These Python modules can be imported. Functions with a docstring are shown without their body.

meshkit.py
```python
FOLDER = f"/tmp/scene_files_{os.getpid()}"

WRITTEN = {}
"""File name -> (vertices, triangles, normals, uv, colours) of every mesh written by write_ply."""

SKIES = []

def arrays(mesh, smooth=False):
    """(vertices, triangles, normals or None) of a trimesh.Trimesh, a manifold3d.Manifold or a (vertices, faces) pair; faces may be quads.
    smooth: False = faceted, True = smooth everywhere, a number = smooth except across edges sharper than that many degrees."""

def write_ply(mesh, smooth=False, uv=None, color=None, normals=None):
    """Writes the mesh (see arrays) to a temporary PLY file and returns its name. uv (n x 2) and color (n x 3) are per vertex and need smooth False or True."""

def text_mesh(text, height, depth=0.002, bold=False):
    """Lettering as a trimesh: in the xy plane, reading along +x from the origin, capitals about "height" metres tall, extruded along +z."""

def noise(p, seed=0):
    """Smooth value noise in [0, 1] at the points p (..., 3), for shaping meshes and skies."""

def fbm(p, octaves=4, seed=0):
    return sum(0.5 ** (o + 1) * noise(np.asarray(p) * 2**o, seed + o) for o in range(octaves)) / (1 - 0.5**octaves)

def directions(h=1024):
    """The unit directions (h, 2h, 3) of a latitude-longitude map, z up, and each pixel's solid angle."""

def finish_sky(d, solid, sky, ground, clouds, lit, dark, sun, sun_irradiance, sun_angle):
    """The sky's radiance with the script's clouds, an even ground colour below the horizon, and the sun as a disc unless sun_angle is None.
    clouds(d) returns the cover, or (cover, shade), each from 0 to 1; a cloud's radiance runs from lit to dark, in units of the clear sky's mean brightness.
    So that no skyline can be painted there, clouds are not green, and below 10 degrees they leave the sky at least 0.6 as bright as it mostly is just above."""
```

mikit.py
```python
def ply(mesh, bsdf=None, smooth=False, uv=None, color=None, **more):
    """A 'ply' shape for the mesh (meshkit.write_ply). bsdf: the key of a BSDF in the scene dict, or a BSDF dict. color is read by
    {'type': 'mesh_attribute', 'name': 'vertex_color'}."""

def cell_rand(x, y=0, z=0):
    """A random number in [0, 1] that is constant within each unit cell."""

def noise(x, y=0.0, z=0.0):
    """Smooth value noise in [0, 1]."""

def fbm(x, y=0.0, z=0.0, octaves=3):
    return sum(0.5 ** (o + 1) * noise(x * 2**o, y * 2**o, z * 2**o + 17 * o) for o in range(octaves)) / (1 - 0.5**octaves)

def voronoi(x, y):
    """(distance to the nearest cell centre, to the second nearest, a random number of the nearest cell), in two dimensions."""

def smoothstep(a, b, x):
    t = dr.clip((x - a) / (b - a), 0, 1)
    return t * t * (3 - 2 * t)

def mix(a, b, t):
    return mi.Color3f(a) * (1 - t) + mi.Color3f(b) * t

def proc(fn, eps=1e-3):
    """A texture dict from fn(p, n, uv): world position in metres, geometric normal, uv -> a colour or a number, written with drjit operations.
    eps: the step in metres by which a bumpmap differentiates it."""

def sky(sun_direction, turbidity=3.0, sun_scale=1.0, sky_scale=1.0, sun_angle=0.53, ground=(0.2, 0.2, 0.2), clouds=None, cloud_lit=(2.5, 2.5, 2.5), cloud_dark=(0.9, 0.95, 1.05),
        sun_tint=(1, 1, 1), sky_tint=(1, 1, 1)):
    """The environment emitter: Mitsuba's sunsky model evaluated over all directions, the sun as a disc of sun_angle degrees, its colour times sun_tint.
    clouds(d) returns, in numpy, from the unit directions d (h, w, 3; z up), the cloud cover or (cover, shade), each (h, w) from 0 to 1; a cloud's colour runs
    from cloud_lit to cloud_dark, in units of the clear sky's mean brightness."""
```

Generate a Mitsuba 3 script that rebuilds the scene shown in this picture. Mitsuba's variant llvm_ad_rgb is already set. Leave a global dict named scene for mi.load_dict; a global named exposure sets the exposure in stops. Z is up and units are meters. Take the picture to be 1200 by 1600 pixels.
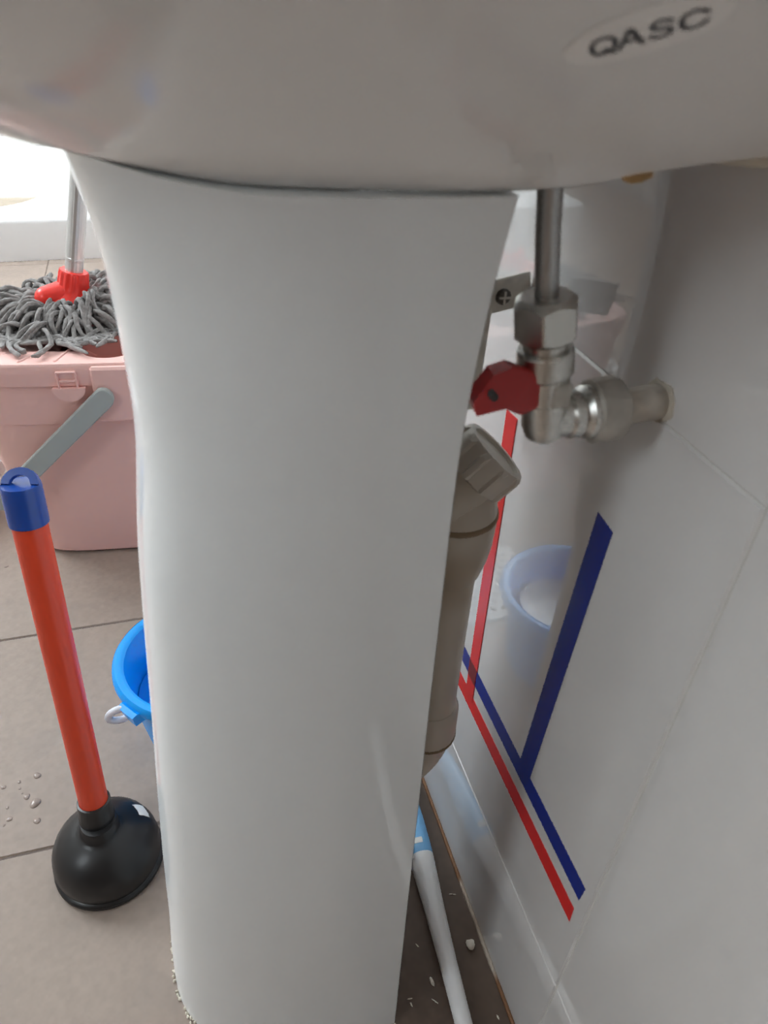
import math, random
import numpy as np, trimesh, manifold3d as m3, mitsuba as mi, drjit as dr, mikit, meshkit
from scipy.interpolate import PchipInterpolator as PCHIP
T = mi.ScalarTransform4f
random.seed(7); rng = np.random.default_rng(7)
scene, labels = {}, {}

# ---------------------------------------------------------------- camera, light, exposure
CAM = np.array([-0.219, 0.0, 0.763])
FWD = np.array([0.248, 0.7679, -0.5906]); UPV = np.array([0.1281, 0.5783, 0.8057])
scene['camera'] = {'type': 'thinlens', 'fov': 2 * math.degrees(math.atan(600 / 1140)), 'fov_axis': 'x', 'near_clip': 0.01, 'far_clip': 50.0,
                   'aperture_radius': 0.0009, 'focus_distance': 1.0,
                   'to_world': T().look_at(origin=CAM.tolist(), target=(CAM + FWD).tolist(), up=UPV.tolist())}
exposure = 0.13
WINDOW_LIGHT = (9.6, 10.5, 11.1)        # frosted windows in the left wall, the near one an added fill
LAMP_LIGHT = (.3, .3, .3)          # weak fill from the added ceiling lamp

# ---------------------------------------------------------------- materials
N, F = mikit.noise, mikit.fbm
def pr(c, rough=0.4, spec=0.5, **k):
    c = mikit.proc(c) if callable(c) else {'type': 'rgb', 'value': list(c)}
    d = {'type': 'principled', 'base_color': c, 'roughness': rough, 'specular': spec}; d.update(k)
    return {'type': 'twosided', 'bsdf': d}
def mat(name, d): scene[name] = d; return name
def varied(c, amt, s, c2=None, lo=.45, hi=.75):
    def fn(p, n, uv):
        v = F(p.x * s, p.y * s, p.z * s, 3)
        base = mi.Color3f(*c) * (1 + amt * (v - .5) * 2)
        if c2 is not None: base = mikit.mix(base, mi.Color3f(*c2), mikit.smoothstep(lo, hi, F(p.x * s * .37 + 9, p.y * s * .37, p.z * s * .37, 3)))
        return base
    return fn
mat('mat_ceramic', pr((.745, .785, .80), .09))
mat('mat_bisque', pr(varied((.34, .30, .26), .2, 40), .9, .2))
mat('mat_basin', pr((.75, .745, .73), .12))
def tray_col(p, n, uv):      # lime and soap scum on the bottom of the bowl
    return mikit.mix((.84, .85, .86), mi.Color3f(.33, .26, .18) * (.8 + .4 * F(p.x * 30, p.y * 30, 2, 3)), mikit.smoothstep(.062, .048, p.z) * mikit.smoothstep(2.56, 2.6, p.y) * mikit.smoothstep(3.2, 3.1, p.y))
mat('mat_tray', pr(tray_col, .12))
mat('mat_wall_tile', {'type': 'twosided', 'bsdf': {'type': 'plastic', 'int_ior': 1.58, 'diffuse_reflectance': {'type': 'rgb', 'value': [.665, .66, .655]}}})
mat('mat_wall_grout', pr((.56, .55, .525), .7, .2))
mat('mat_plain_wall', pr((.80, .79, .77), .3))
mat('mat_ceiling', pr((.82, .82, .80), .8, .2))
def floor_col(p, n, uv):
    v = F(p.x * 160, p.y * 160, 0, 3); w = F(p.x * 9, p.y * 9, 3, 4)
    c = mi.Color3f(.318, .256, .218) * (.86 + .18 * v + .12 * w)
    stain = mikit.smoothstep(.66, .74, F(p.x * 22 + 3, p.y * 22, 1, 3)) * .22
    c = mikit.mix(c, mi.Color3f(.25, .21, .19), stain)
    grime_shade = mikit.smoothstep(-.150, -.105, p.x + .05 * (F(p.x * 14, p.y * 14, 5, 3) - .5)) * mikit.smoothstep(-.35, .05, p.y) * (1 - mikit.smoothstep(.55, .8, p.y))  # brown grime, with the shade of the nook painted into its dark colour
    return mikit.mix(c, mi.Color3f(.068, .043, .030) * (.8 + .4 * v), grime_shade * .9)
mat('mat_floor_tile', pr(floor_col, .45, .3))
mat('mat_floor_grout', pr((.16, .13, .115), .9, .2))
mat('mat_caulk', pr(varied((.42, .36, .30), .3, 60, (.20, .10, .05), .36, .55), .6, .3))
mat('mat_sealant', pr(varied((.70, .66, .56), .12, 80), .5, .3))
mat('mat_rust', pr(varied((.42, .27, .12), .4, 300), .7, .2))
mat('mat_red_tape', pr((.62, .022, .022), .25, .5))
mat('mat_blue_tape', pr((.008, .022, .21), .25, .5))
mat('mat_tape_overlap', pr((.16, .008, .012), .25, .5))
mat('mat_chrome', {'type': 'twosided', 'bsdf': {'type': 'roughconductor', 'alpha': .16, 'specular_reflectance': {'type': 'rgb', 'value': [.66, .66, .63]}}})
mat('mat_tube', {'type': 'twosided', 'bsdf': {'type': 'roughconductor', 'alpha': .22, 'specular_reflectance': {'type': 'rgb', 'value': [.50, .51, .51]}}})
mat('mat_dull_metal', pr(varied((.45, .43, .39), .35, 90), .5, .5, metallic=.5))
mat('mat_stub', pr(varied((.50, .47, .42), .35, 130), .55, .4, metallic=.25))
mat('mat_mortar', pr(varied((.52, .48, .41), .3, 150), .9, .2))
mat('mat_bracket', pr(varied((.62, .59, .53), .3, 120, (.22, .17, .13), .6, .75), .5, .4, metallic=.2))
mat('mat_screw', pr((.10, .09, .08), .4, .5, metallic=.8))
mat('mat_red_lever', pr((.36, .018, .018), .4, .4))
mat('mat_pvc', pr(varied((.56, .515, .44), .07, 30, (.42, .35, .26), .62, .8), .35, .4))
mat('mat_pvc_dirt', pr((.27, .20, .13), .7, .2))
mat('mat_pvc_cap', pr(varied((.60, .57, .51), .08, 60), .4, .4))
mat('mat_red_handle', pr((.60, .050, .016), .33, .45))
mat('mat_blue_cap', pr((.008, .050, .27), .22, .5))
mat('mat_rubber', pr((.011, .011, .012), .33, .45))
mat('mat_paper', pr((.82, .82, .80), .6, .3))
mat('mat_pink', pr((.80, .50, .46), .3, .5))
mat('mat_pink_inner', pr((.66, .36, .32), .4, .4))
mat('mat_grey_plastic', pr((.36, .40, .39), .4, .4))
mat('mat_socket', pr((.78, .035, .025), .28, .5))
mat('mat_yarn', pr(varied((.265, .255, .25), .45, 260), .95, .1))
mat('mat_alu', pr((.66, .66, .65), .32, .5, metallic=.75))
mat('mat_blue_bucket', pr((.001, .31, .86), .26, .4))
mat('mat_water_blue', {'type': 'twosided', 'bsdf': {'type': 'plastic', 'int_ior': 1.33, 'diffuse_reflectance': {'type': 'rgb', 'value': [.002, .19, .66]}}})
mat('mat_dish', pr((.84, .84, .84), .25, .5))
mat('mat_white_plastic', pr((.80, .81, .82), .3, .5))
mat('mat_hook', pr((.62, .66, .72), .3, .5))
mat('mat_light_blue', pr((.16, .40, .68), .35, .5))
mat('mat_dark_hole', pr((.05, .05, .05), .8, .2))
mat('mat_bag', pr((.86, .87, .88), .35, .5))
mat('mat_crumb', pr((.66, .62, .55), .8, .2))
mat('mat_ink', pr((.02, .02, .025), .5, .3))
mat('mat_sticker', pr((.83, .82, .80), .35, .4))
mat('mat_near_wall', pr((.16, .12, .10), .3))
mat('mat_added_door', pr((.11, .06, .035), .45, .4))
mat('mat_frame', pr((.78, .78, .78), .4, .4))
mat('mat_water', {'type': 'twosided', 'bsdf': {'type': 'plastic', 'int_ior': 1.4, 'diffuse_reflectance': {'type': 'rgb', 'value': [.30, .24, .21]}}})

# ---------------------------------------------------------------- helpers
def put(key, mesh, m, smooth=False, label=None, cat=None, group=None, kind=None, **k):
    base, i = key, 0
    while key in scene: i += 1; key = f'{base}_{i:03d}'
    scene[key] = mikit.ply(mesh, m, smooth=smooth, **k) if not isinstance(mesh, dict) else {**mesh, **k}
    tag(key, label, cat, group, kind)
    return key
def tag(key, label=None, cat=None, group=None, kind=None):
    d = {n: v for n, v in (('label', label), ('category', cat), ('group', group), ('kind', kind)) if v}
    if d: labels[key] = d
def box(x0, x1, y0, y1, z0, z1, c=0.0):
    if c <= 0:
        b = trimesh.creation.box((x1 - x0, y1 - y0, z1 - z0)); b.apply_translation(((x0 + x1) / 2, (y0 + y1) / 2, (z0 + z1) / 2)); return b
    pts = []
    for a in (x0, x1):
        for b in (y0, y1):
            for d in (z0, z1):
                sx, sy, sz = (1 if a == x0 else -1), (1 if b == y0 else -1), (1 if d == z0 else -1)
                pts += [(a + sx * c, b + sy * c, d), (a + sx * c, b, d + sz * c), (a, b + sy * c, d + sz * c)]
    return trimesh.convex.convex_hull(np.array(pts))
def grid_mesh(V, close_u=False, cap0=False, cap1=False):
    """V: rows x cols x 3 -> surface; columns closed when close_u; caps are fans."""
    r, c = V.shape[:2]; idx = np.arange(r * c).reshape(r, c); f = []
    cols = c if close_u else c - 1
    for i in range(r - 1):
        a, b = idx[i], idx[i + 1]
        for j in range(cols):
            k = (j + 1) % c
            f += [(a[j], a[k], b[k]), (a[j], b[k], b[j])]
    v = V.reshape(-1, 3)
    for on, row, flip in ((cap0, idx[0], True), (cap1, idx[-1], False)):
        if on:
            ctr = v[row].mean(0); v = np.vstack([v, ctr]); q = len(v) - 1
            for j in range(c):
                k = (j + 1) % c
                f.append((row[k], row[j], q) if flip else (row[j], row[k], q))
    m = trimesh.Trimesh(v, np.array(f), process=False)
    m.remove_unreferenced_vertices()
    return m
def frame(d):
    d = np.asarray(d, float); d /= np.linalg.norm(d)
    a = np.cross(d, [0, 0, 1.] if abs(d[2]) < .9 else [1., 0, 0]); a /= np.linalg.norm(a)
    return a, np.cross(d, a), d
def lathe(prof, org=(0, 0, 0), axis=(0, 0, 1), n=48, ripple=None):
    """prof: (r, h) pairs along the axis."""
    a, b, d = frame(axis); t = np.linspace(0, 2 * np.pi, n, endpoint=False)
    rows = []
    for r, h in prof:
        rr = r if ripple is None else r * (1 + ripple(t, h))
        rows.append(np.asarray(org) + np.outer(np.cos(t) * rr, a) + np.outer(np.sin(t) * rr, b) + d * h)
    return grid_mesh(np.array(rows), True, prof[0][0] > 1e-6, prof[-1][0] > 1e-6)
def tube(pts, r, n=10, cap=True):
    pts = np.asarray(pts, float); r = np.broadcast_to(r, len(pts)); t = np.gradient(pts, axis=0)
    t /= np.linalg.norm(t, axis=1, keepdims=True); a, _, _ = frame(t[0]); rows = []
    th = np.linspace(0, 2 * np.pi, n, endpoint=False)
    for p, d, q in zip(pts, t, r):
        a = a - d * (a @ d); a /= np.linalg.norm(a); b = np.cross(d, a)
        rows.append(p + np.outer(np.cos(th) * q, a) + np.outer(np.sin(th) * q, b))
    return grid_mesh(np.array(rows), True, cap, cap)
def join(*m): return trimesh.util.concatenate(m)
def hull(spheres, sub=2):
    pts = []
    for p, r in spheres:
        s = trimesh.creation.icosphere(sub, r); pts.append(s.vertices + np.asarray(p))
    return trimesh.convex.convex_hull(np.vstack(pts))
def mani(m): return m3.Manifold(m3.Mesh(np.asarray(m.vertices, np.float32), np.asarray(m.faces, np.uint32)))
def tri(m): q = m.to_mesh(); return trimesh.Trimesh(q.vert_properties[:, :3], q.tri_verts, process=False)
def cut(a, *bs):
    a = mani(a)
    for b in bs: a = a - mani(b)
    return tri(a)

# ---------------------------------------------------------------- room shell
RX, RY0, RY1, RZ = -1.9, -.9, 3.62, 2.8
put('floor', box(RX - .05, .06, RY0 - .05, RY1 + .05, -.06, -.0016), 'mat_floor_grout', kind='structure', label='grey brown tiled bathroom floor')
put('wall_right', box(.0013, .06, RY0 - .05, RY1 + .05, -.06, RZ), 'mat_wall_grout', kind='structure', label='glossy white tiled wall behind the washbasin')
WINS = [(-.55, -.10, 1, 1.2, 2.3, 1.0), (1.65, 3.05, 2, 1.45, 2.7, 1.45)]  # first opening is an added window that fills the pedestal's near side with light
put('wall_left', cut(box(RX - .12, RX, RY0 - .05, RY1 + .05, -.06, RZ), *[box(RX - .3, RX + .1, a, b, z0, z1) for a, b, n, z0, z1, _ in WINS]), 'mat_plain_wall', kind='structure', label='white side wall')
put('wall_near', box(RX - .06, .06, RY0 - .06, RY0, -.06, RZ), 'mat_near_wall', kind='structure', label='unseen near wall, dark brown to cut bounce light')  # dark colour keeps bounce light out of the nook
put('added_door_1__panel', box(-1.45, -.25, RY0, RY0 + .04, .004, 2.1, .002), 'mat_added_door')  # unseen door, added dark to lower the bounce from behind the camera
put('added_door_1__frame', join(box(-1.52, -1.45, RY0, RY0 + .06, .0, 2.17), box(-.25, -.18, RY0, RY0 + .06, .0, 2.17), box(-1.45, -.25, RY0, RY0 + .06, 2.1, 2.17)), 'mat_added_door')
tag('added_door_1', 'added dark brown door, unseen, soaking up bounce light', kind='structure')
put('wall_far', box(RX - .06, .06, RY1, RY1 + .12, -.06, RZ), 'mat_plain_wall', kind='structure', label='white far wall behind the shower tray')
put('ceiling', box(RX - .12, .06, RY0 - .06, RY1 + .12, RZ, RZ + .05), 'mat_ceiling', kind='structure', label='white ceiling')
# left wall windows, out of view, the near one an added fill: frames and panes
for k, (y0, y1, n, WZ0, WZ1, bright) in enumerate(WINS):
    pw = (y1 - y0) / n
    wf = cut(box(RX - .09, RX - .04, y0, y1, WZ0, WZ1), *[box(RX - .2, RX, y0 + pw * i + .035, y0 + pw * (i + 1) - .035, WZ0 + .045, WZ1 - .045) for i in range(n)])
    put(f'window_{k + 1}', wf, 'mat_frame', kind='structure', label='unseen frosted window in the left wall')
    for i in range(n):
        a, b, x = y0 + pw * i + .03, y0 + pw * (i + 1) - .03, RX - .065
        v = np.array([[x, a, WZ0 + .04], [x, b, WZ0 + .04], [x, b, WZ1 - .04], [x, a, WZ1 - .04]])
        put(f'window_{k + 1}__pane', trimesh.Trimesh(v, [[0, 1, 2], [0, 2, 3]], process=False), 'mat_frame', emitter={'type': 'area', 'radiance': {'type': 'rgb', 'value': [bright * q for q in WINDOW_LIGHT]}})
# unseen ceiling lamp, added as a weak fill
put('added_ceiling_lamp__base', lathe([(.17, 0), (.17, .02), (.16, .03), (0, .03)], (-.95, 1.3, RZ - .03)), 'mat_frame')
put('added_ceiling_lamp__diffuser', lathe([(0, -.035), (.06, -.033), (.12, -.022), (.155, 0)], (-.95, 1.3, RZ - .03), n=40), 'mat_frame', emitter={'type': 'area', 'radiance': {'type': 'rgb', 'value': list(LAMP_LIGHT)}})
tag('added_ceiling_lamp', 'added round fill lamp on the ceiling, out of view', 'lamp')

# wall tiles: each a box of its own with chamfered edges
def tile_box(w, h, t=.0013, c=.0012):
    # lies in the yz plane, face towards -x
    o = np.array([(0, -w / 2 + c, -h / 2 + c), (0, w / 2 - c, -h / 2 + c), (0, w / 2 - c, h / 2 - c), (0, -w / 2 + c, h / 2 - c)])
    q = np.array([(t, -w / 2, -h / 2), (t, w / 2, -h / 2), (t, w / 2, h / 2), (t, -w / 2, h / 2)])
    return trimesh.convex.convex_hull(np.vstack([o, q]))
wt = [mikit.ply(tile_box(.3287, h - .0006), 'mat_wall_tile') for h in (.1435, .4535)]
rows = [(.0, .1435, 0)] + [(.1455 + .4535 * i - .001, .1455 + .4535 * (i + 1) - .001, 1) for i in range(5)]
for j in range(-4, 11):
    for z0, z1, k in rows:
        put('wall_right__tile', wt[k], None, to_world=T().translate([0, .183 + .33 * (j + .5), (z0 + z1) / 2]) )
ft = tile_box(.3278, .3278, .0016, .0012); ft.apply_transform(trimesh.transformations.rotation_matrix(math.pi / 2, [0, 1, 0]))
if ft.vertices[:, 2].max() > 1e-6: ft.vertices[:, 2] *= -1; ft.invert()
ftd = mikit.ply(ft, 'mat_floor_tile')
for i in range(-5, 1):
    for j in range(-4, 10):
        x0 = -.23 + .33 * i; x1 = min(x0 + .33, .0)
        if x1 - x0 > .3 and x0 > RX - .34:
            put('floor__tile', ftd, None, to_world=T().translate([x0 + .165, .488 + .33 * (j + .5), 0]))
        elif x1 - x0 > .02:
            s = (x1 - x0 - .002) / .3278
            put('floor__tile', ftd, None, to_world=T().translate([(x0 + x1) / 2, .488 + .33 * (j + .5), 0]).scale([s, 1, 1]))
# dirty caulk line where wall and floor meet
ys = np.linspace(RY0, RY1, 300); cw = .0022 + .0016 * meshkit.fbm(np.stack([ys * 40, ys * 0, ys * 0], 1), 3)
cv = np.array([[(-.0002, y, w * 1.1), (-w * .8, y, w * .35), (-w * 1.1, y, -.0002), (.0005, y, -.0005)] for y, w in zip(ys, cw)])
put('trim_1', grid_mesh(cv, True, True, True), 'mat_caulk', True, kind='structure', label='stained caulk line between the tiled wall and the floor')

# ---------------------------------------------------------------- pedestal
def sag(x):      # the seam between pedestal and basin is not level: it dips in the middle and rises to the front
    x = np.asarray(x); t = np.clip((-x - .185) / .075, 0, 1)
    return -.0027 * np.clip((-x - .02) / .06, 0, 1) + .0062 * t * t * (3 - 2 * t)
YC = .345
zk = np.array([0, .04, .1, .2, .35, .5, .6, .66, .71])
PF = PCHIP(zk, [-.2933, -.2909, -.2856, -.2784, -.2655, -.2525, -.2417, -.2429, -.2523])
PB = PCHIP(zk, [-.1055, -.104, -.1031, -.1037, -.105, -.1074, -.1093, -.1074, -.1033])
PW = PCHIP([0, .1, .35, .6, .71], [.108, .100, .098, .104, .112])
def u_line(xf, xb, w, n, k=72):
    p = np.linspace(-np.pi / 2, np.pi / 2, k); c, s = np.cos(p), np.sin(p)
    return np.stack([xb + (xf - xb) * np.abs(c) ** (2 / n), YC + w * np.sign(s) * np.abs(s) ** (2 / n)], 1)
rowsv = []
for z in np.concatenate([[0], np.linspace(.004, .7092, 60)]):
    o = u_line(PF(z), PB(z), PW(z), 2.7); i = u_line(PF(z) + .015, PB(z) + .0005, PW(z) - .013, 2.7)[::-1]
    e0, e1 = o[0] + [.0012, .002], o[-1] + [.0012, -.002]
    o2 = np.vstack([[e0], o, [e1]])
    xy = np.vstack([o2, i]); rowsv.append(np.column_stack([xy, z + max(0, (z - .64) / .07) * sag(xy[:, 0])]))
V = np.array(rowsv)
def strip_caps(V):
    m = grid_mesh(V, True); r, c = V.shape[:2]; f = list(m.faces); n = 74
    idx = np.arange(r * c).reshape(r, c)
    for row, flip in ((idx[0], True), (idx[-1], False)):
        outer, inner = row[1:73], row[74:][::-1]
        for j in range(71):
            a, b, d, e = outer[j], outer[j + 1], inner[j + 1], inner[j]
            f += ([(a, b, d), (a, d, e)] if flip else [(a, d, b), (a, e, d)])
        # the little end strips
        for (p, q, s) in ((row[0], row[1], row[-1]), (row[72], row[73], row[74])):
            f.append((p, q, s) if flip else (p, s, q))
    return trimesh.Trimesh(V.reshape(-1, 3), np.array(f), process=False)
pm = strip_caps(V); trimesh.repair.fix_normals(pm)
# glazed outside, unglazed inside: split by column
cols = np.arange(len(pm.vertices)) % V.shape[1]
inn = (cols[pm.faces] >= 74).all(1)
def sub(m, keep):
    q = trimesh.Trimesh(m.vertices, m.faces[keep], process=False); q.remove_unreferenced_vertices(); return q
put('pedestal__shell', sub(pm, ~inn), 'mat_ceramic', 40)
put('pedestal__inside', sub(pm, inn), 'mat_bisque', 40, label='rough unglazed hollow inside')
tag('pedestal', 'white glossy ceramic pedestal carrying the washbasin, standing on the tiled floor', 'pedestal')
# ragged sealant along its foot
ol = u_line(PF(0) - .001, PB(0), PW(0) + .001, 2.7, 160)
mm = []
for k in range(len(ol) - 1):
    if rng.random() < .75:
        c = ol[k] + rng.normal(0, .0008, 2); s = trimesh.creation.icosphere(1, 1); s.vertices *= rng.uniform(.0008, .0021, 3); s.apply_translation([c[0], c[1], .0012]); mm.append(s)
put('pedestal__sealant', join(*mm), 'mat_sealant', True, label='ragged cream sealant around the foot', kind='stuff')

# ---------------------------------------------------------------- washbasin
BZ = [.710, .7125, .7165, .722, .7285, .738, .752, .776, .81, .845, .855]
BF = PCHIP(BZ, [-.276, -.284, -.294, -.306, -.320, -.338, -.362, -.396, -.425, -.440, -.440])
BW = PCHIP(BZ, [.1135, .1165, .122, .132, .143, .157, .176, .204, .240, .265, .268])
BK = PCHIP(BZ, [.56, .70, .86, .95, .98, 1, 1, 1, 1, 1, 1])
def basin_ring(xf, w, k, z, xb=-.0006, n=2.5, K=90):
    p = np.linspace(-np.pi / 2, np.pi / 2, K); c, s = np.cos(p), np.sin(p)
    x = xb + (xf - xb) * np.abs(c) ** (2 / n); y = w * np.sign(s) * np.abs(s) ** (2 / n)
    t = np.clip((x + .13) / .13, 0, 1); y = y * (1 - (1 - k) * t * t)
    back = np.linspace(1, -1, 14)[1:-1] * abs(y[0])
    xx = np.r_[x, np.full(12, xb)]
    fade = np.clip((.742 - z) / .03, 0, 1)               # the underside sags a little in front of the wall
    return np.column_stack([xx, YC + np.r_[y, back], z + fade * sag(xx)])
rings = [basin_ring(-.20, .07, .8, .7335, -.03), basin_ring(-.236, .098, .8, .730, -.02), basin_ring(-.242, .1005, .7, .7103, -.016)]
for z in [.710, .711, .7125, .7145, .717, .720, .724, .729, .735, .742, .75, .76, .775, .79, .81, .83, .845]:
    rings.append(basin_ring(float(BF(z)), float(BW(z)), float(BK(z)), z))
rings += [basin_ring(-.438, .266, 1, .852), basin_ring(-.430, .259, 1, .856), basin_ring(-.41, .24, 1, .856, -.09), basin_ring(-.40, .23, 1, .848, -.10), basin_ring(-.36, .19, 1, .79, -.11), basin_ring(-.30, .13, 1, .762, -.13), basin_ring(-.24, .05, 1, .757, -.16)]
sm = grid_mesh(np.array(rings), True, True, True); trimesh.repair.fix_normals(sm)
put('washbasin', sm, 'mat_basin', 40, 'white glossy ceramic washbasin mounted on the tiled wall above the pedestal', 'washbasin')
# sealant bead where the basin meets the wall
bz = np.linspace(.7103, .845, 60)
bead = np.array([[-.0016, YC - float(BW(z) * BK(z)) - .0012, z] for z in bz])
bead += np.column_stack([np.zeros(60), (meshkit.fbm(bead * 160, 2) - .5) * .003, (meshkit.fbm(bead * 160 + 7, 2) - .5) * .002])
put('washbasin__sealant', tube(bead, .0026 + .0014 * meshkit.fbm(bead * 200 + 3, 2), 8), 'mat_sealant', True, label='yellowed sealant bead along the wall')
sp = trimesh.creation.icosphere(3, 1.0); sp.vertices *= np.array([.0066, .0030, .0040]) * (1 + .5 * (meshkit.fbm(sp.vertices * 2.2, 3)[:, None] - .5)); 
sp.apply_translation([-.0560, .2400, .7128])
put('washbasin__stain', sp, 'mat_rust', True, label='brown crust on the lower edge')
# oval sticker with lettering, laid onto the basin's side
def basin_pt(p, z, off=0.0):
    def S(p, z):
        xf, w, k = float(BF(z)), float(BW(z)), float(BK(z)); c, s = math.cos(p), math.sin(p); xb = -.0006
        x = xb + (xf - xb) * abs(c) ** .8; y = w * math.copysign(abs(s) ** .8, s); t = min(max((x + .13) / .13, 0), 1)
        return np.array([x, YC + y * (1 - (1 - k) * t * t), z])
    a = S(p, z); du = (S(p + 1e-4, z) - S(p - 1e-4, z)) / 2e-4; dv = (S(p, z + 1e-4) - S(p, z - 1e-4)) / 2e-4
    n = np.cross(du, dv); n /= np.linalg.norm(n)
    if n[1] > 0: n = -n
    return a + n * off, du, dv, n
SP, SZ = -1.3457, 0.7559
STICK = dict(p=SP, z=SZ, tilt=math.radians(30), a=.0178, b=.0080)
def on_basin(u, v, off):
    _, du, dv, n = basin_pt(STICK['p'], STICK['z'])
    ex = du / np.linalg.norm(du); ex = ex * np.sign(ex[0]); ey = np.cross(n, ex)
    c, s = math.cos(STICK['tilt']), math.sin(STICK['tilt'])
    w = ex * (u * c - v * s) + ey * (u * s + v * c)
    sol = np.linalg.lstsq(np.stack([du, dv], 1), w, rcond=None)[0]
    return basin_pt(STICK['p'] + sol[0], STICK['z'] + sol[1], off)[0]
def drape(m2, off):
    return trimesh.Trimesh([on_basin(x, y, off + z) for x, y, z in m2.vertices], m2.faces, process=False)
disc = []
th = np.linspace(0, 2 * np.pi, 64, endpoint=False)
for r, h in ((1, -.0001), (1, .0002), (.75, .00025), (.5, .00025), (.25, .00025), (.02, .00025)): disc.append(np.column_stack([STICK['a'] * r * np.cos(th), STICK['b'] * r * np.sin(th), np.full(64, h)]))
put('washbasin__sticker', drape(grid_mesh(np.array(disc), True, True, True), 0), 'mat_sticker', True, label='pale oval sticker with black lettering')
def lettering():
    h = .0060; out = []
    for ch, x in zip('QASC', (-.0125, -.0062, .0004, .0064)):
        m = meshkit.text_mesh(ch, h, .0001, True); m.apply_translation([x, -h / 2 - .0002, 0]); m.vertices[:, 0] = x + (m.vertices[:, 0] - x) * 1.15
        out.append(m)
    return join(*out)
put('washbasin__sticker__lettering', drape(lettering(), .0003), 'mat_ink')

# ---------------------------------------------------------------- angle valve and riser tube
VA = np.array([-.17, 0, .985]); VA /= np.linalg.norm(VA)
EL = np.array([-.0605, .261, .604])
def va(h): return EL + VA * h
put('angle_valve__body', join(lathe([(.0, -.0118), (.005, -.0112), (.0088, -.008), (.0103, -.003), (.0104, .006), (.0104, .0105)], EL, VA), lathe([(.0100, .010), (.0108, .0112), (.0108, .0225), (.0117, .0235), (.0124, .0245), (.0124, .034), (.0116, .0352), (.0095, .0352), (.0095, .040)], EL, VA, 8 * 6),
    lathe([(.0098, .0), (.0098, .010), (.0112, .0115), (.0112, .016), (.0098, .0172), (.0118, .019), (.0126, .0198), (.0126, .0235), (.010, .0235)], EL, (1, .01, .03))), 'mat_chrome', 30)
put('angle_valve__emblem', box(-.0045, .0045, -.0012, .0012, -.0055, .0055, .0008).apply_transform(trimesh.transformations.translation_matrix(EL + VA * .0165 + np.array([.003, -.0104, 0]))), 'mat_dull_metal', label='small raised plate on the valve body')
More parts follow.
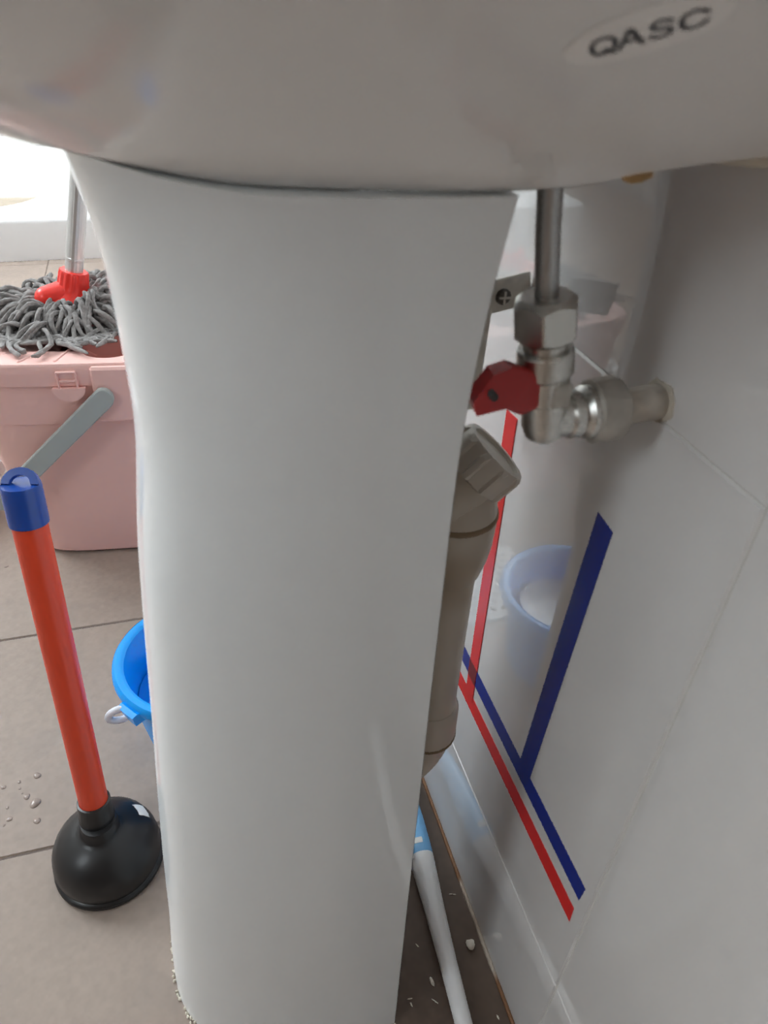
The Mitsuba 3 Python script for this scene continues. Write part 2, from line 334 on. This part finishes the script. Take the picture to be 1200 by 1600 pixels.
put('angle_valve__ring_nut', lathe([(.0125, .0225), (.0148, .0235), (.0152, .026), (.0152, .035), (.0142, .0372), (.010, .0372)], EL, (1, .01, .03), ripple=lambda t, h: .012 * np.cos(16 * t)), 'mat_dull_metal', 30)
hexr = lambda t, h: 1 / np.cos((t + np.pi / 6) % (np.pi / 3) - np.pi / 6) - 1
nut = mani(lathe([(.0125, .0395), (.0125, .0585)], EL, VA, 48, ripple=hexr)) ^ mani(lathe([(.0112, .0394), (.0142, .0425), (.0142, .0555), (.0100, .0588)], EL, VA, 48))
put('angle_valve__compression_nut', tri(nut), 'mat_chrome', 20)
lv = tri(m3.Manifold.batch_hull([mani(hull([((-.0765, .255, .6285), .0040), ((-.0765, .255, .6150), .0040), ((-.0705, .256, .6275), .0035), ((-.0705, .256, .6160), .0035)])),
     mani(hull([((-.083, .252, .6270), .0030), ((-.083, .252, .6185), .0030)]))]))
lv2 = trimesh.convex.convex_hull(np.array([(-.1065, .2400, .6268), (-.1046, .2390, .6213), (-.0975, .2430, .6368), (-.0885, .2465, .6375), (-.0901, .2430, .6210), (-.0860, .2460, .6250),
     (-.1055, .2500, .6268), (-.1036, .2495, .6215), (-.0965, .2530, .6365), (-.0875, .2560, .6370), (-.0890, .2530, .6212), (-.0850, .2555, .6250)]))
put('angle_valve__lever', tri(mani(trimesh.convex.convex_hull(np.vstack([lv.vertices[lv.vertices[:, 0] < -.0745], lv2.vertices[lv2.vertices[:, 0] > -.1]]))) + mani(lv) + mani(lv2)), 'mat_red_lever', 25, label='red plastic lever')
put('angle_valve__lever__hole', hull([((-.0985, .2412, .6300), .0017), ((-.0965, .2420, .6275), .0017)]), 'mat_dark_hole', True)
put('angle_valve__stub', lathe([(.0078, .034), (.0085, .036), (.0082, .045), (.0087, .052), (.0085, .0615), (.0, .0615)], EL, (1, .01, .03)), 'mat_stub', True, label='scaly grey stub pipe coming out of the wall')
tag('angle_valve', 'chrome angle valve with a red lever on a stub in the tiled wall', 'valve')
mo = lathe([(.0115, .0), (.0106, .0007), (.0092, .0010), (0, .0010)], (.0002, .262, .606), (-1, 0, 0), 40, ripple=lambda t, h: .10 * np.sin(2 * t + 1) + .05 * np.sin(5 * t) + .03 * np.sin(11 * t))
put('wall_right__mortar', mo, 'mat_mortar', True, label='rough mortar patch around the stub pipe')
put('supply_tube', tube([va(.0575), va(.07), va(.085), va(.10) + [.0006, 0, 0], va(.119) + [.0012, 0, 0]], .0050, 20), 'mat_tube', True, 'grey metal supply tube rising from the angle valve into the washbasin', 'pipe')

# ---------------------------------------------------------------- bracket on the wall
put('wall_bracket__strap', box(-.062, -.0003, .404, .4072, .5985, .6195, .0008).apply_transform(trimesh.transformations.rotation_matrix(-.19, [0, 1, 0], [-.012, .405, .609])), 'mat_bracket')
put('wall_bracket__leg', box(-.0335, -.0265, .4005, .4038, .531, .600, .0008).apply_transform(trimesh.transformations.rotation_matrix(.02, [0, 1, 0], [-.03, .405, .60])), 'mat_bracket')
put('wall_bracket__screw', lathe([(.0050, 0), (.0050, .001), (.004, .0024), (0, .003)], (-.0190, .404, .6070), (0, -1, 0), 24), 'mat_screw', 30, label='dark cross-head screw')
put('wall_bracket__screw__slot', join(box(-.0038, .0038, -.0007, .0007, -.0006, .0006), box(-.0006, .0006, -.0007, .0007, -.0038, .0038)).apply_translation([-.0190, .4013, .6070]), 'mat_bracket')
tag('wall_bracket', 'dirty metal bracket strap with a screw between pedestal and supply tube', 'bracket')

# ---------------------------------------------------------------- drain pipe
DX, DY = -.0610, .345
put('drain_pipe__pipe', lathe([(.0198, .26), (.0200, .45), (.0200, .462)], (DX, DY, 0), n=56), 'mat_pvc', True)
put('drain_pipe__collar', lathe([(.0200, .440), (.0222, .444), (.0258, .458), (.0274, .470), (.0280, .488), (.0270, .498), (.0255, .507), (.021, .520), (.0, .528)], (DX, DY, 0), n=56), 'mat_pvc', 35)
put('drain_pipe__seam', lathe([(.0276, .4905), (.0285, .4915), (.0284, .4935), (.0268, .4955)], (DX, DY, 0), n=56), 'mat_pvc_dirt', True, label='brown dirt line around the collar')
BA = np.array([.66, -.10, .74]); BA /= np.linalg.norm(BA)
B0 = np.array([-.0655, .337, .5155])
put('drain_pipe__branch', lathe([(.0185, -.012), (.0180, .020), (.0, .020)], B0, BA, 48), 'mat_pvc', 35)
put('drain_pipe__cap', lathe([(.0195, .0125), (.0222, .0135), (.0225, .030), (.0215, .0335), (.018, .0335), (.018, .031), (0, .031)], B0, BA, 96, ripple=lambda t, h: .075 * (np.cos(10 * t) > .55) if .013 < h < .031 else 0 * t), 'mat_pvc_cap', 30, label='ribbed off-white screw cap')
put('drain_pipe__socket', lathe([(.0205, .306), (.0232, .302), (.0236, .274), (.0225, .268), (.019, .268)], (DX, DY, 0), n=56), 'mat_pvc', 35)
put('drain_pipe__socket__seam', lathe([(.0236, .2725), (.0241, .2715), (.0239, .2700), (.0224, .2692)], (DX, DY, 0), n=56), 'mat_pvc_dirt', True, label='brown dirt line under the socket')
t = np.linspace(0, np.pi / 2, 14); R = .052
el = [(DX - R + R * math.cos(a), DY, (.274 - R * math.sin(a))) for a in t]
el += [(DX - R - .012, DY, .274 - R)] + [(DX - R - .012 - .04 * math.sin(a), DY, .274 - R - .04 + .04 * math.cos(a)) for a in t[2:]] + [(DX - R - .052, DY, .0005)]
put('drain_pipe__elbow', tube(el, .0208, 40), 'mat_pvc', 40)
tag('drain_pipe', 'beige plastic drain pipe with an angled screw cap behind the pedestal', 'pipe')

# ---------------------------------------------------------------- coloured tape strips on the wall tiles
def tape(corners, t=.0004):
    v = np.array([(-.00005, y, z) for y, z in corners] + [(-.00005 - t, y, z) for y, z in corners])
    return trimesh.convex.convex_hull(v)
put('tape_strip', tape([(.2837, .5245), (.2668, .5227), (.2797, .266), (.2965, .272)]), 'mat_blue_tape', label='blue tape strip running up the wall below the angle valve', cat='tape')
put('tape_strip', tape([(.1937, .2578), (.1923, .2758), (.52, .2772), (.52, .2592)], .00035), 'mat_blue_tape', label='blue tape strip running along the wall just above the red one', cat='tape')
put('tape_strip', tape([(.1944, .2257), (.1950, .2435), (.52, .2420), (.52, .2240)], .00035), 'mat_red_tape', label='red tape strip running along the wall below the blue one', cat='tape')
k = put('tape_strip', tape([(.4100, .5229), (.3933, .5245), (.3858, .2370), (.4013, .2380)], .0007), 'mat_red_tape', label='red tape strip running up the wall beside the drain pipe', cat='tape')
put(k + '__overlap', tape([(.4027, .2775), (.3869, .2775), (.3864, .2588), (.4022, .2588)], .0009), 'mat_tape_overlap', label='darker patch where it crosses the blue tape')

# ---------------------------------------------------------------- plunger
PC = np.array([-.352, .459, 0.0])
put('plunger__cup', lathe([(.040, .004), (.0500, .0004), (.0530, .0010), (.0548, .0032), (.0548, .0052), (.0535, .0072), (.0512, .0085), (.0512, .0098), (.0526, .0125), (.0532, .0200), (.0520, .0290), (.0485, .0385), (.0420, .0475), (.0330, .0545), (.0245, .0585), (.0205, .0600), (.0190, .0630), (.0180, .0700), (.0165, .0725)], PC, n=96), 'mat_rubber', 50)
HB = PC + [-.001, .006, .070]; HT = np.array([-.3465, .523, .430]); HD = (HT - HB) / np.linalg.norm(HT - HB); HL = np.linalg.norm(HT - HB)
put('plunger__collar', cut(lathe([(.0168, -.006), (.0172, .004), (.0165, .010), (.0158, .022), (.0158, .024), (.0140, .0245)], HB, HD, 64), lathe([(.0139, .012), (.0139, .05)], HB, HD, 64)), 'mat_rubber', 40)
put('plunger__handle', lathe([(.0, .0125), (.0136, .0126), (.0136, HL - .028)], HB, HD, 64), 'mat_red_handle', 40, label='red plastic tube handle')
cb = HL - .030
capm = lathe([(.0142, cb), (.0152, cb + .0008), (.0152, cb + .031), (.0150, cb + .0335), (.0146, cb + .0345), (.0140, cb + .0340), (.0, cb + .0338)], HB, HD, 72)
ca, cbv, _ = frame(HD)
ct = HB + HD * (cb + .0338)
# hanging loop: half ring standing on the cap's top, leaning back
La = np.array([.96, -.28, 0]); La -= HD * (La @ HD); La /= np.linalg.norm(La); Lb = HD * .80 + np.cross(HD, La) * .6; Lb /= np.linalg.norm(Lb); Ln = np.cross(La, Lb)
rows_ = []
for a in np.linspace(0, np.pi, 33):
    ro, ri = .0146, .0082; u = La * math.cos(a) + Lb * math.sin(a) * .92
    rows_.append([ct + u * ro + Ln * .0022, ct + u * ro - Ln * .0022, ct + u * ri - Ln * .0022, ct + u * ri + Ln * .0022])
lp = grid_mesh(np.array(rows_), True, True, True); trimesh.repair.fix_normals(lp)
put('plunger__cap', capm, 'mat_blue_cap', 40, label='blue plastic end cap')
put('plunger__cap__loop', lp, 'mat_blue_cap', 40, label='half-round hanging loop')
def on_cup(u, v):   # small paper remnant on the dome
    a0 = math.atan2(.0165, .034) + u / .036; r = np.interp(v, [0, .012], [.0465, .0375]); h = np.interp(r, [.033, .042, .0485, .052], [.0545, .0475, .0385, .029])
    n = np.array([math.cos(a0) * .75, math.sin(a0) * .75, .66])
    return PC + np.array([r * math.cos(a0), r * math.sin(a0), h]) + n * .0008
gu = np.linspace(-.007, .007, 8); gv = np.linspace(-.003, .012, 8)
pv = np.array([[on_cup(u + .0012 * (v - .006) / .006 * (1 if (i // 2) % 2 else .5), v + .0008 * math.sin(900 * u)) for i, u in enumerate(gu)] for v in gv])
pmesh = grid_mesh(pv)
pmesh = join(pmesh, trimesh.Trimesh(pmesh.vertices - [0, 0, .0006], pmesh.faces[:, ::-1], process=False))
put('plunger__paper_label', pmesh, 'mat_paper', True, label='torn white paper label on the rubber cup')
tag('plunger', 'sink plunger with black rubber cup, red handle and blue cap, standing left of the pedestal', 'plunger')

# ---------------------------------------------------------------- small blue bucket with a dish in it
UC = np.array([-.238, .603, 0]); UH, U0, U1 = .135, .066, .0905
def ur(z): return U0 + (U1 - .006 - U0) * z / UH
put('blue_bucket__body', lathe([(0, .0006), (U0 - .004, .0006), (U0, .003), (ur(.06), .06), (ur(.115), .115), (U1 - .004, .120), (U1 + .001, .1215), (U1 + .003, .126), (U1 + .002, .132), (U1 - .001, .1348), (U1 - .007, .135), (U1 - .0105, .1325), (U1 - .0105, .128), (ur(.115) - .003, .115), (ur(.06) - .003, .06), (U0 - .003, .006), (0, .005)], UC, n=96), 'mat_blue_bucket', 40)
la = math.radians(218); ld = np.array([math.cos(la), math.sin(la), 0]); lt = np.array([-ld[1], ld[0], 0])
lug = trimesh.convex.convex_hull(np.array([UC + ld * (U1 + .0045) * 1 + lt * s * .013 + [0, 0, .130] for s in (-1, 1)] + [UC + ld * (U1 + .0105) + lt * s * .012 + [0, 0, .128] for s in (-1, 1)] + [UC + ld * (U1 - .010) + lt * s * .013 + [0, 0, .122] for s in (-1, 1)] + [UC + ld * (U1 + .004) + lt * s * .005 + [0, 0, .104] for s in (-1, 1)] + [UC + ld * (ur(.095) - .001) + lt * s * .004 + [0, 0, .101] for s in (-1, 1)]))
put('blue_bucket__lug', lug, 'mat_blue_bucket')
# white hook on the lug
hc = UC + ld * (U1 + .0075) - lt * .011 + [0, 0, .117]
hr = []
for a in np.linspace(-.35, 1.25 * np.pi, 26): hr.append(hc + (-lt * math.cos(a) * .0 + ld * (math.sin(a) * .0105 + .002) + np.array([0, 0, 1]) * (math.cos(a) * .0085)) - lt * (.006 * math.sin(a)))
put('blue_bucket__handle_hook', tube(hr, .0040, 12), 'mat_hook', True, label='translucent white hook end of the handle')
tag('blue_bucket', 'small bright blue plastic bucket with a white hook, half hidden behind the pedestal', 'bucket')
dc = UC + [.002, .025, .0768]
put('bucket_water', lathe([(0, .0058), (U0 - .0045, .0062), (ur(.076) - .0042, .076), (0, .0761)], UC, n=72), 'mat_water_blue', 30, 'clear water filling the small blue bucket halfway', 'water')
put('dish', lathe([(0, 0), (.030, 0), (.034, .002), (.046, .0065), (.0485, .0085), (.0475, .0095), (.030, .0075), (0, .007)], dc, n=64), 'mat_dish', 35, 'round white dish floating in the small blue bucket, mirrored in the wall tiles', 'dish')

# ---------------------------------------------------------------- floor drain cover, perforated
def drain_cover():
    from shapely import Point, box as sbox, unary_union
    sh = sbox(-.078, -.078, .078, .078).buffer(-.006).buffer(.006)
    holes = [Point((i + .5 * (j % 2)) * .0165 - .058, j * .0145 - .058).buffer(.0048, 4) for i in range(8) for j in range(9) if abs((i + .5 * (j % 2)) * .0165 - .058) < .063]
    return trimesh.creation.extrude_polygon(sh - unary_union(holes), .006, engine='earcut')
dm = drain_cover(); dm.apply_translation([-.200, .770, .0006])
put('drain_cover', dm, 'mat_white_plastic', label='square white plastic floor drain cover with round holes, mirrored in the wall tiles', cat='drain cover')

# ---------------------------------------------------------------- white handle with a blue sleeve lying behind the pedestal
A0, A1 = np.array([-.0468, .2174, .0092]), np.array([-.0360, .3725, .0132])
AD = (A1 - A0) / np.linalg.norm(A1 - A0); AL = np.linalg.norm(A1 - A0)
put('cleaning_brush__handle', lathe([(0, -.26), (.0072, -.258), (.0080, -.2), (.0079, 0), (.0086, AL * .35), (.0102, AL * .65), (.0122, AL * .88), (.0128, AL * .97), (.0128, AL), (0, AL)], A0, AD, 48), 'mat_white_plastic', 40)
put('cleaning_brush__sleeve', lathe([(.0124, AL - .001), (.0130, AL), (.0132, AL + .012), (.0128, AL + .04), (.0115, AL + .07), (.0095, AL + .10), (.006, AL + .12), (0, AL + .122)], A0, AD, 48), 'mat_light_blue', 40, label='light blue sleeve')
a_, b_, _ = frame(AD); up = np.array([0, 0, 1.]); sd = np.cross(AD, up)
pl = np.array([[A0 + AD * (AL + h) + (up * math.cos(q) - sd * math.sin(q)) * .01345 for q in np.linspace(-.25, .75, 10)] for h in (.008, .014)])
put('cleaning_brush__sleeve__print', join(grid_mesh(pl), trimesh.Trimesh(grid_mesh(pl).vertices - up * .0004, grid_mesh(pl).faces[:, ::-1], process=False)), 'mat_paper', True, label='small white mark')
tag('cleaning_brush', 'tapered white plastic handle with a light blue sleeve lying between pedestal and wall', 'handle')

# ---------------------------------------------------------------- crumbs and drops
def blob(c, s, seed, rz=0.0):
    m = trimesh.creation.icosphere(2, 1.0); m.vertices *= 1 + 1.0 * (meshkit.fbm(m.vertices * 1.6 + seed * 5, 3)[:, None] - .5)
    m.vertices *= np.array(s); m.apply_transform(trimesh.transformations.rotation_matrix(rz, [0, 0, 1])); m.apply_translation([c[0], c[1], -m.vertices[:, 2].min() * .8]); return m
put('crumb', blob((-.0143, .2805), (.0042, .0048, .0036), 1), 'mat_crumb', True, 'largest pale crumb on the dark floor between white handle and wall', 'crumb')
put('crumb', blob((-.0614, .2598), (.0016, .0044, .0012), 2, .2), 'mat_crumb', True, 'thin pale flake on the dark floor left of the white handle', 'crumb')
for i, (x, y, a, b, r) in enumerate([(-.0649, .294, .0006, .0022, .5), (-.0860, .2470, .0007, .002, .2), (-.0640, .2440, .0005, .0034, .7), (-.0124, .2166, .0007, .002, .1), (-.0122, .3312, .0006, .0018, 1.2), (-.016, .3325, .0006, .0018, 1.4), (-.0860, .2520, .0005, .0026, 1.5)]):
    put('crumb', blob((x, y), (a, b, .0006), 3 + i, r), 'mat_crumb', True, 'tiny pale crumb scattered on the dark floor behind the pedestal', 'crumb', 'tiny crumbs behind the pedestal')
for i, (px, r) in enumerate([((-.4342, .5828), .0042), ((-.453, .579), .0022), ((-.4428, .5571), .0035), ((-.4332, .5465), .0058), ((-.4581, .5331), .003), ((-.4293, .5233), .0036), ((-.4696, .5764), .003), ((-.4515, .5700), .0016), ((-.4620, .5480), .0018), ((-.463, .527), .0016), ((-.5116, .9819), .003), ((-.448, .563), .0013)]):
    m = lathe([(r, .00002), (r * .985, r * .10), (r * .85, r * .24), (r * .5, r * .36), (0, r * .40)], (px[0], px[1], .00005), n=28, ripple=lambda t, h, i=i: .10 * np.sin(2 * t + i) + .06 * np.sin(3 * t + 2 * i))
    trimesh.repair.fix_normals(m)
    lab = {3: 'largest water drop, nearest to the plunger handle on the floor tiles', 10: 'lone water drop on the floor in front of the pink bucket', 0: 'round water drop farthest up in the splash beside the plunger handle'}.get(i)
    put('water_drop', m, 'mat_water', 50, lab or 'small water drop in the splash on the floor left of the plunger', 'water drop', None if lab else 'small water drops on the floor')

# ---------------------------------------------------------------- pink mop bucket
KA = math.radians(-7); KC = np.array([-.318, 1.082, 0]); KS = 1.125
def kp(x, y, z): return KC + np.array([x * math.cos(KA) - y * math.sin(KA), x * math.sin(KA) + y * math.cos(KA), z * KS])
def rr(hx, hy, z, n=5.0, K=96, cx=0, cy=0):
    t = np.linspace(0, 2 * np.pi, K, endpoint=False); c, s = np.cos(t), np.sin(t)
    return np.array([kp(cx + hx * np.sign(a) * abs(a) ** (2 / n), cy + hy * np.sign(b) * abs(b) ** (2 / n), z) for a, b in zip(c, s)])
kb = [rr(.118, .085, .0008), rr(.130, .098, .0012), rr(.136, .104, .006), rr(.150, .111, .08), rr(.164, .118, .16), rr(.173, .1225, .218), rr(.1725, .1222, .2185), rr(.1765, .1265, .2205), rr(.1800, .1290, .272), rr(.1805, .1295, .290)]
kb += [rr(.1775, .1265, .290), rr(.176, .125, .272), rr(.165, .116, .215), rr(.132, .099, .008), rr(.12, .085, .005)]
put('mop_bucket__body', grid_mesh(np.array(kb), True, True, True), 'mat_pink', 35)
# overhanging rim band of the wringer insert and its sloping, ribbed top with two openings
ri = [rr(.1830, .1320, .274), rr(.1850, .1345, .2745), rr(.1868, .1360, .290), rr(.1855, .1350, .2985), rr(.1830, .1320, .3015), rr(.1790, .1285, .3000), rr(.168, .118, .2985), rr(.150, .101, .2970), rr(.120, .074, .2940), rr(.085, .05, .286), rr(.06, .034, .272)]
lo_ = [r - [0, 0, .0026] for r in ri[:4:-1]] + [rr(.1825, .1318, .2985), rr(.1829, .1319, .276)]
top = grid_mesh(np.array(ri + lo_), True); 
c_ = np.array(ri[-1]); 
rim = grid_mesh(np.array(ri + lo_), True, False, False)
idx0 = len(ri) - 1
v = np.array(ri + lo_); close = grid_mesh(np.array([lo_[-1], ri[0]]), True)
ins = join(rim, close); ins.merge_vertices()
trimesh.repair.fix_normals(ins)
def vcyl(x, y, rx, ry, z0, z1):
    t = np.linspace(0, 2 * np.pi, 40, endpoint=False); m = grid_mesh(np.array([[kp(x + rx * math.cos(a), y + ry * math.sin(a), z) for a in t] for z in (z0, z1)]), True, True, True); trimesh.repair.fix_normals(m); return m
try:
    ins = cut(ins, vcyl(.022, -.066, .036, .040, .2, .2988))
except Exception: pass
put('mop_bucket__wringer', ins, 'mat_pink', 30, label='sloping pink wringer insert with a round opening')
put('mop_bucket__wringer__inner_cup', grid_mesh(np.array([[kp(.022 + (.040 - .012 * q) * math.cos(a), -.066 + (.044 - .012 * q) * math.sin(a), .294 - .06 * q) for a in np.linspace(0, 2 * np.pi, 40, endpoint=False)] for q in (0, .25, .5, .75, 1)]), True, False, True), 'mat_pink_inner', True)
for x in (-.13, -.085, -.04): put('mop_bucket__wringer__rib', hull([(kp(x, -.116, .2985), .0022), (kp(x * .8, -.066, .2925), .0022)]), 'mat_pink', True)
put('mop_bucket__wringer__post', lathe([(.012, .26), (.011, .325), (.009, .330), (0, .3305)], kp(.075, .03, 0), n=28), 'mat_pink', 40)
# latch tab on the rim, lug plate and grey bail
yb = -.1362
def kbox(x0, x1, y0, y1, z0, z1, c=.001):
    m = box(x0, x1, y0, y1, z0, z1, c); m.vertices = np.array([kp(*q) for q in m.vertices]); return m
half = [(.021 * math.cos(a), -.0165 * math.sin(a)) for a in np.linspace(0, np.pi, 20)]
tab = trimesh.convex.convex_hull(np.array([kp(-.024 + x, yy, .2735 + z) for x, z in half for yy in (yb - .0045, yb + .002)]))
put('mop_bucket__latch', join(tab, kbox(-.037, -.0345, yb - .0035, yb + .001, .272, .2945), kbox(-.014, -.0115, yb - .0035, yb + .001, .272, .2945), kbox(-.037, -.0115, yb - .0035, yb + .001, .2920, .2945), kbox(-.036, -.013, yb - .002, yb + .001, .280, .2835)), 'mat_pink', 30, label='half-round latch tab under the rim')
put('mop_bucket__lug_plate', join(kbox(.006, .060, yb - .0050, yb + .012, .228, .2990, .003)), 'mat_pink', 30, label='raised plate carrying the bail pivot')
put('mop_bucket__pivot', lathe([(.008, 0), (.008, .008), (.006, .010), (0, .010)], kp(.019, yb - .004, .2625), kp(0, -1, 0) - KC, 24), 'mat_grey_plastic', 30)
pv0 = np.array([.0195, yb - .0105, .263]); pv1 = np.array([-.150, yb - .006, .120])
d2 = (pv1 - pv0); d2 /= np.linalg.norm(d2); s2 = np.cross(d2, [0, 1, 0]); W = .0125
def bar(pa, pb, w0, w1, th=.0032):
    pts = []
    for p, w in ((pa, w0), (pb, w1)):
        for a in np.linspace(0, 2 * np.pi, 24, endpoint=False):
            q = p + d2 * math.cos(a) * w + s2 * math.sin(a) * w
            for sgn, sc in ((-1, 1.0), (1, 1.0)): pts.append(kp(*(q + np.array([0, sgn * th, 0]))))
            qq = p + d2 * math.cos(a) * (w - .0015) + s2 * math.sin(a) * (w - .0015); pts.append(kp(*(qq + np.array([0, -th - .0012, 0]))))
    return trimesh.convex.convex_hull(np.array(pts))
put('mop_bucket__bail', bar(pv0, pv1, .0128, .0120), 'mat_grey_plastic', 25, label='grey plastic bail hanging at the side')
tag('mop_bucket', 'pale pink plastic mop bucket with a grey bail in front of the shower tray', 'bucket')

# ---------------------------------------------------------------- mop lying in the wringer
S0 = np.array([-.351, 1.125, .368]); SD = np.array([.24, .02, .97]); SD /= np.linalg.norm(SD)
fl = lambda t, h: .035 * np.cos(14 * t) if h > .012 else 0 * t
put('mop__socket', lathe([(.0, -.014), (.030, -.012), (.034, -.004), (.027, .004), (.0235, .010), (.0212, .018), (.0200, .034), (.0188, .0372), (.0150, .0376)], S0, SD, 84, ripple=fl), 'mat_socket', 40, label='red ribbed plastic socket')
sa = np.array([-.96, -.18, -.10]); sa /= np.linalg.norm(sa)
put('mop__socket__flange', hull([(S0 + np.array([0, 0, .003]), .023), (S0 + sa * .034 + [0, -.004, .006], .0165), (S0 - sa * .020 + [0, .0, -.008], .013)], 3), 'mat_socket', True, label='rounded red wing of the socket')
put('mop__pole', lathe([(.0122, .02), (.0122, .052), (.0126, .053), (.0126, .056), (.0122, .057), (.0122, 1.10), (.010, 1.11), (0, 1.112)], S0, SD, 60, ripple=lambda t, h: .012 * np.cos(20 * t)), 'mat_alu', 20, label='grey ribbed metal pole')
def strand(a0, seed):
    r = np.random.default_rng(seed); n = 30
    reach = r.uniform(.06, .150) * (.74 if math.sin(a0) < -.3 else 1.0); drop = r.uniform(.2, 1.0); tt = np.linspace(0, 1, n)
    d = np.array([math.cos(a0), math.sin(a0)]); side = np.array([-d[1], d[0]])
    w = (r.normal(0, 1, 4)); ph = r.uniform(0, 6.28, 3)
    # pile: out from the socket, over a hump, then down to the wringer's top
    rad = .014 + (reach * tt ** .85 + .008 * np.sin(9 * tt + ph[2]) * tt) * (1.25 if d[0] < -.3 else 1.0)
    hump = .012 + .016 * r.random()
    z = S0[2] - .017 + hump * (.55 if math.cos(a0) < .2 else 1) * np.sin(np.pi * np.minimum(tt * 1.25, 1)) - (.058 * tt ** 2.0) * (.75 + .35 * r.random())
    off = .017 * w[0] * tt + .013 * tt ** .6 * np.sin(8 * tt * (1 + .6 * r.random()) + ph[0]) + .006 * np.sin(19 * tt + ph[1]) * tt + .012 * w[1] * tt ** 5
    zz = z + .010 * np.sin(13 * tt + ph[2]) * np.minimum(1, 3 * tt) + .010 * r.random() * np.sin(np.pi * tt)
    xy = S0[:2] + np.outer(rad, d) + np.outer(off, side)
    p = np.column_stack([xy, zz])
    # keep it on top of the wringer
    q = p[:, :2] - KC[:2]; floor_z = .3015 * KS - .006 * np.clip(1 - np.abs(q[:, 1]) / .10, 0, 1)
    out = np.abs(q[:, 1] + .02 * q[:, 0]) > .145
    p[:, 2] = np.maximum(p[:, 2], np.where(out, p[:, 2], floor_z + .003))
    base = .0032 * (1 + .10 * np.sin(tt * 31 + ph[0])); base[-1] *= .5; base[-2] *= .85
    m = tube(p, base, 9)
    k = np.repeat(np.arange(n), 9); th = np.tile(np.linspace(0, 2 * np.pi, 9, endpoint=False), n)      # three plies twisted together
    f = 1 + .17 * np.cos(3 * th - tt[k] * 34 + ph[1])
    m.vertices[:n * 9] = p[k] + (m.vertices[:n * 9] - p[k]) * f[:, None]
    return m
ang = []
for i in range(265): ang.append(rng.uniform(0, 2 * np.pi))
put('mop__yarn', join(*[strand(a, 100 + i) for i, a in enumerate(ang)]), 'mat_yarn', True, kind='stuff', label='tangled grey cotton yarn')
tag('mop', 'grey string mop with a red socket resting on the pink bucket', 'mop')

# ---------------------------------------------------------------- shower tray
def rrect(x0, x1, y0, y1, z, rad, K=12):
    out = []
    for cx, cy, a0 in ((x1 - rad, y1 - rad, 0), (x0 + rad, y1 - rad, 90), (x0 + rad, y0 + rad, 180), (x1 - rad, y0 + rad, 270)):
        for a in np.linspace(a0, a0 + 90, K): out.append((cx + rad * math.cos(math.radians(a)), cy + rad * math.sin(math.radians(a)), z))
    return np.array(out)
X0, X1, Y0, Y1, TZ = -1.30, -.002, 2.50, 3.615, .13
tr = [rrect(X0, X1, Y0 + .004, Y1, .0005, .01), rrect(X0, X1, Y0 + .002, Y1, .02, .01), rrect(X0, X1, Y0, Y1, TZ - .018, .012), rrect(X0 + .003, X1, Y0 + .005, Y1, TZ - .006, .014), rrect(X0 + .012, X1 - .001, Y0 + .016, Y1 - .001, TZ, .02),
      rrect(X0 + .09, -.575, Y0 + .115, Y1 - .10, TZ, .20), rrect(X0 + .10, -.585, Y0 + .125, Y1 - .11, TZ - .006, .20), rrect(X0 + .115, -.60, Y0 + .14, Y1 - .13, TZ - .055, .19), rrect(X0 + .13, -.615, Y0 + .155, Y1 - .15, TZ - .078, .18), rrect(X0 + .16, -.65, Y0 + .19, Y1 - .20, TZ - .086, .15)]
tm = grid_mesh(np.array(tr), True, True, True); trimesh.repair.fix_normals(tm)
put('shower_tray', tm, 'mat_tray', 35, 'long low white shower tray with a sunken bowl along the far wall', 'shower tray')

# ---------------------------------------------------------------- white plastic bag at the left edge
bg = trimesh.creation.icosphere(4, 1.0); vv = bg.vertices.copy()
nz = meshkit.fbm(vv * 2.1 + 4, 4); rd = np.abs(meshkit.fbm(vv * 3.4 + 11, 3) - .5)
bg.vertices = vv * (1 + .9 * (nz[:, None] - .5) - .7 * rd[:, None]) * np.array([.085, .085, .090])
bg.vertices[:, 2] = np.maximum(bg.vertices[:, 2], -.07); bg.vertices[:, 2] -= bg.vertices[:, 2].min() - .0005
bg.apply_translation([-.598, 1.19, 0])
put('plastic_bag', bg, 'mat_bag', 35, 'crumpled white plastic bag on the floor left of the pink bucket', 'bag')
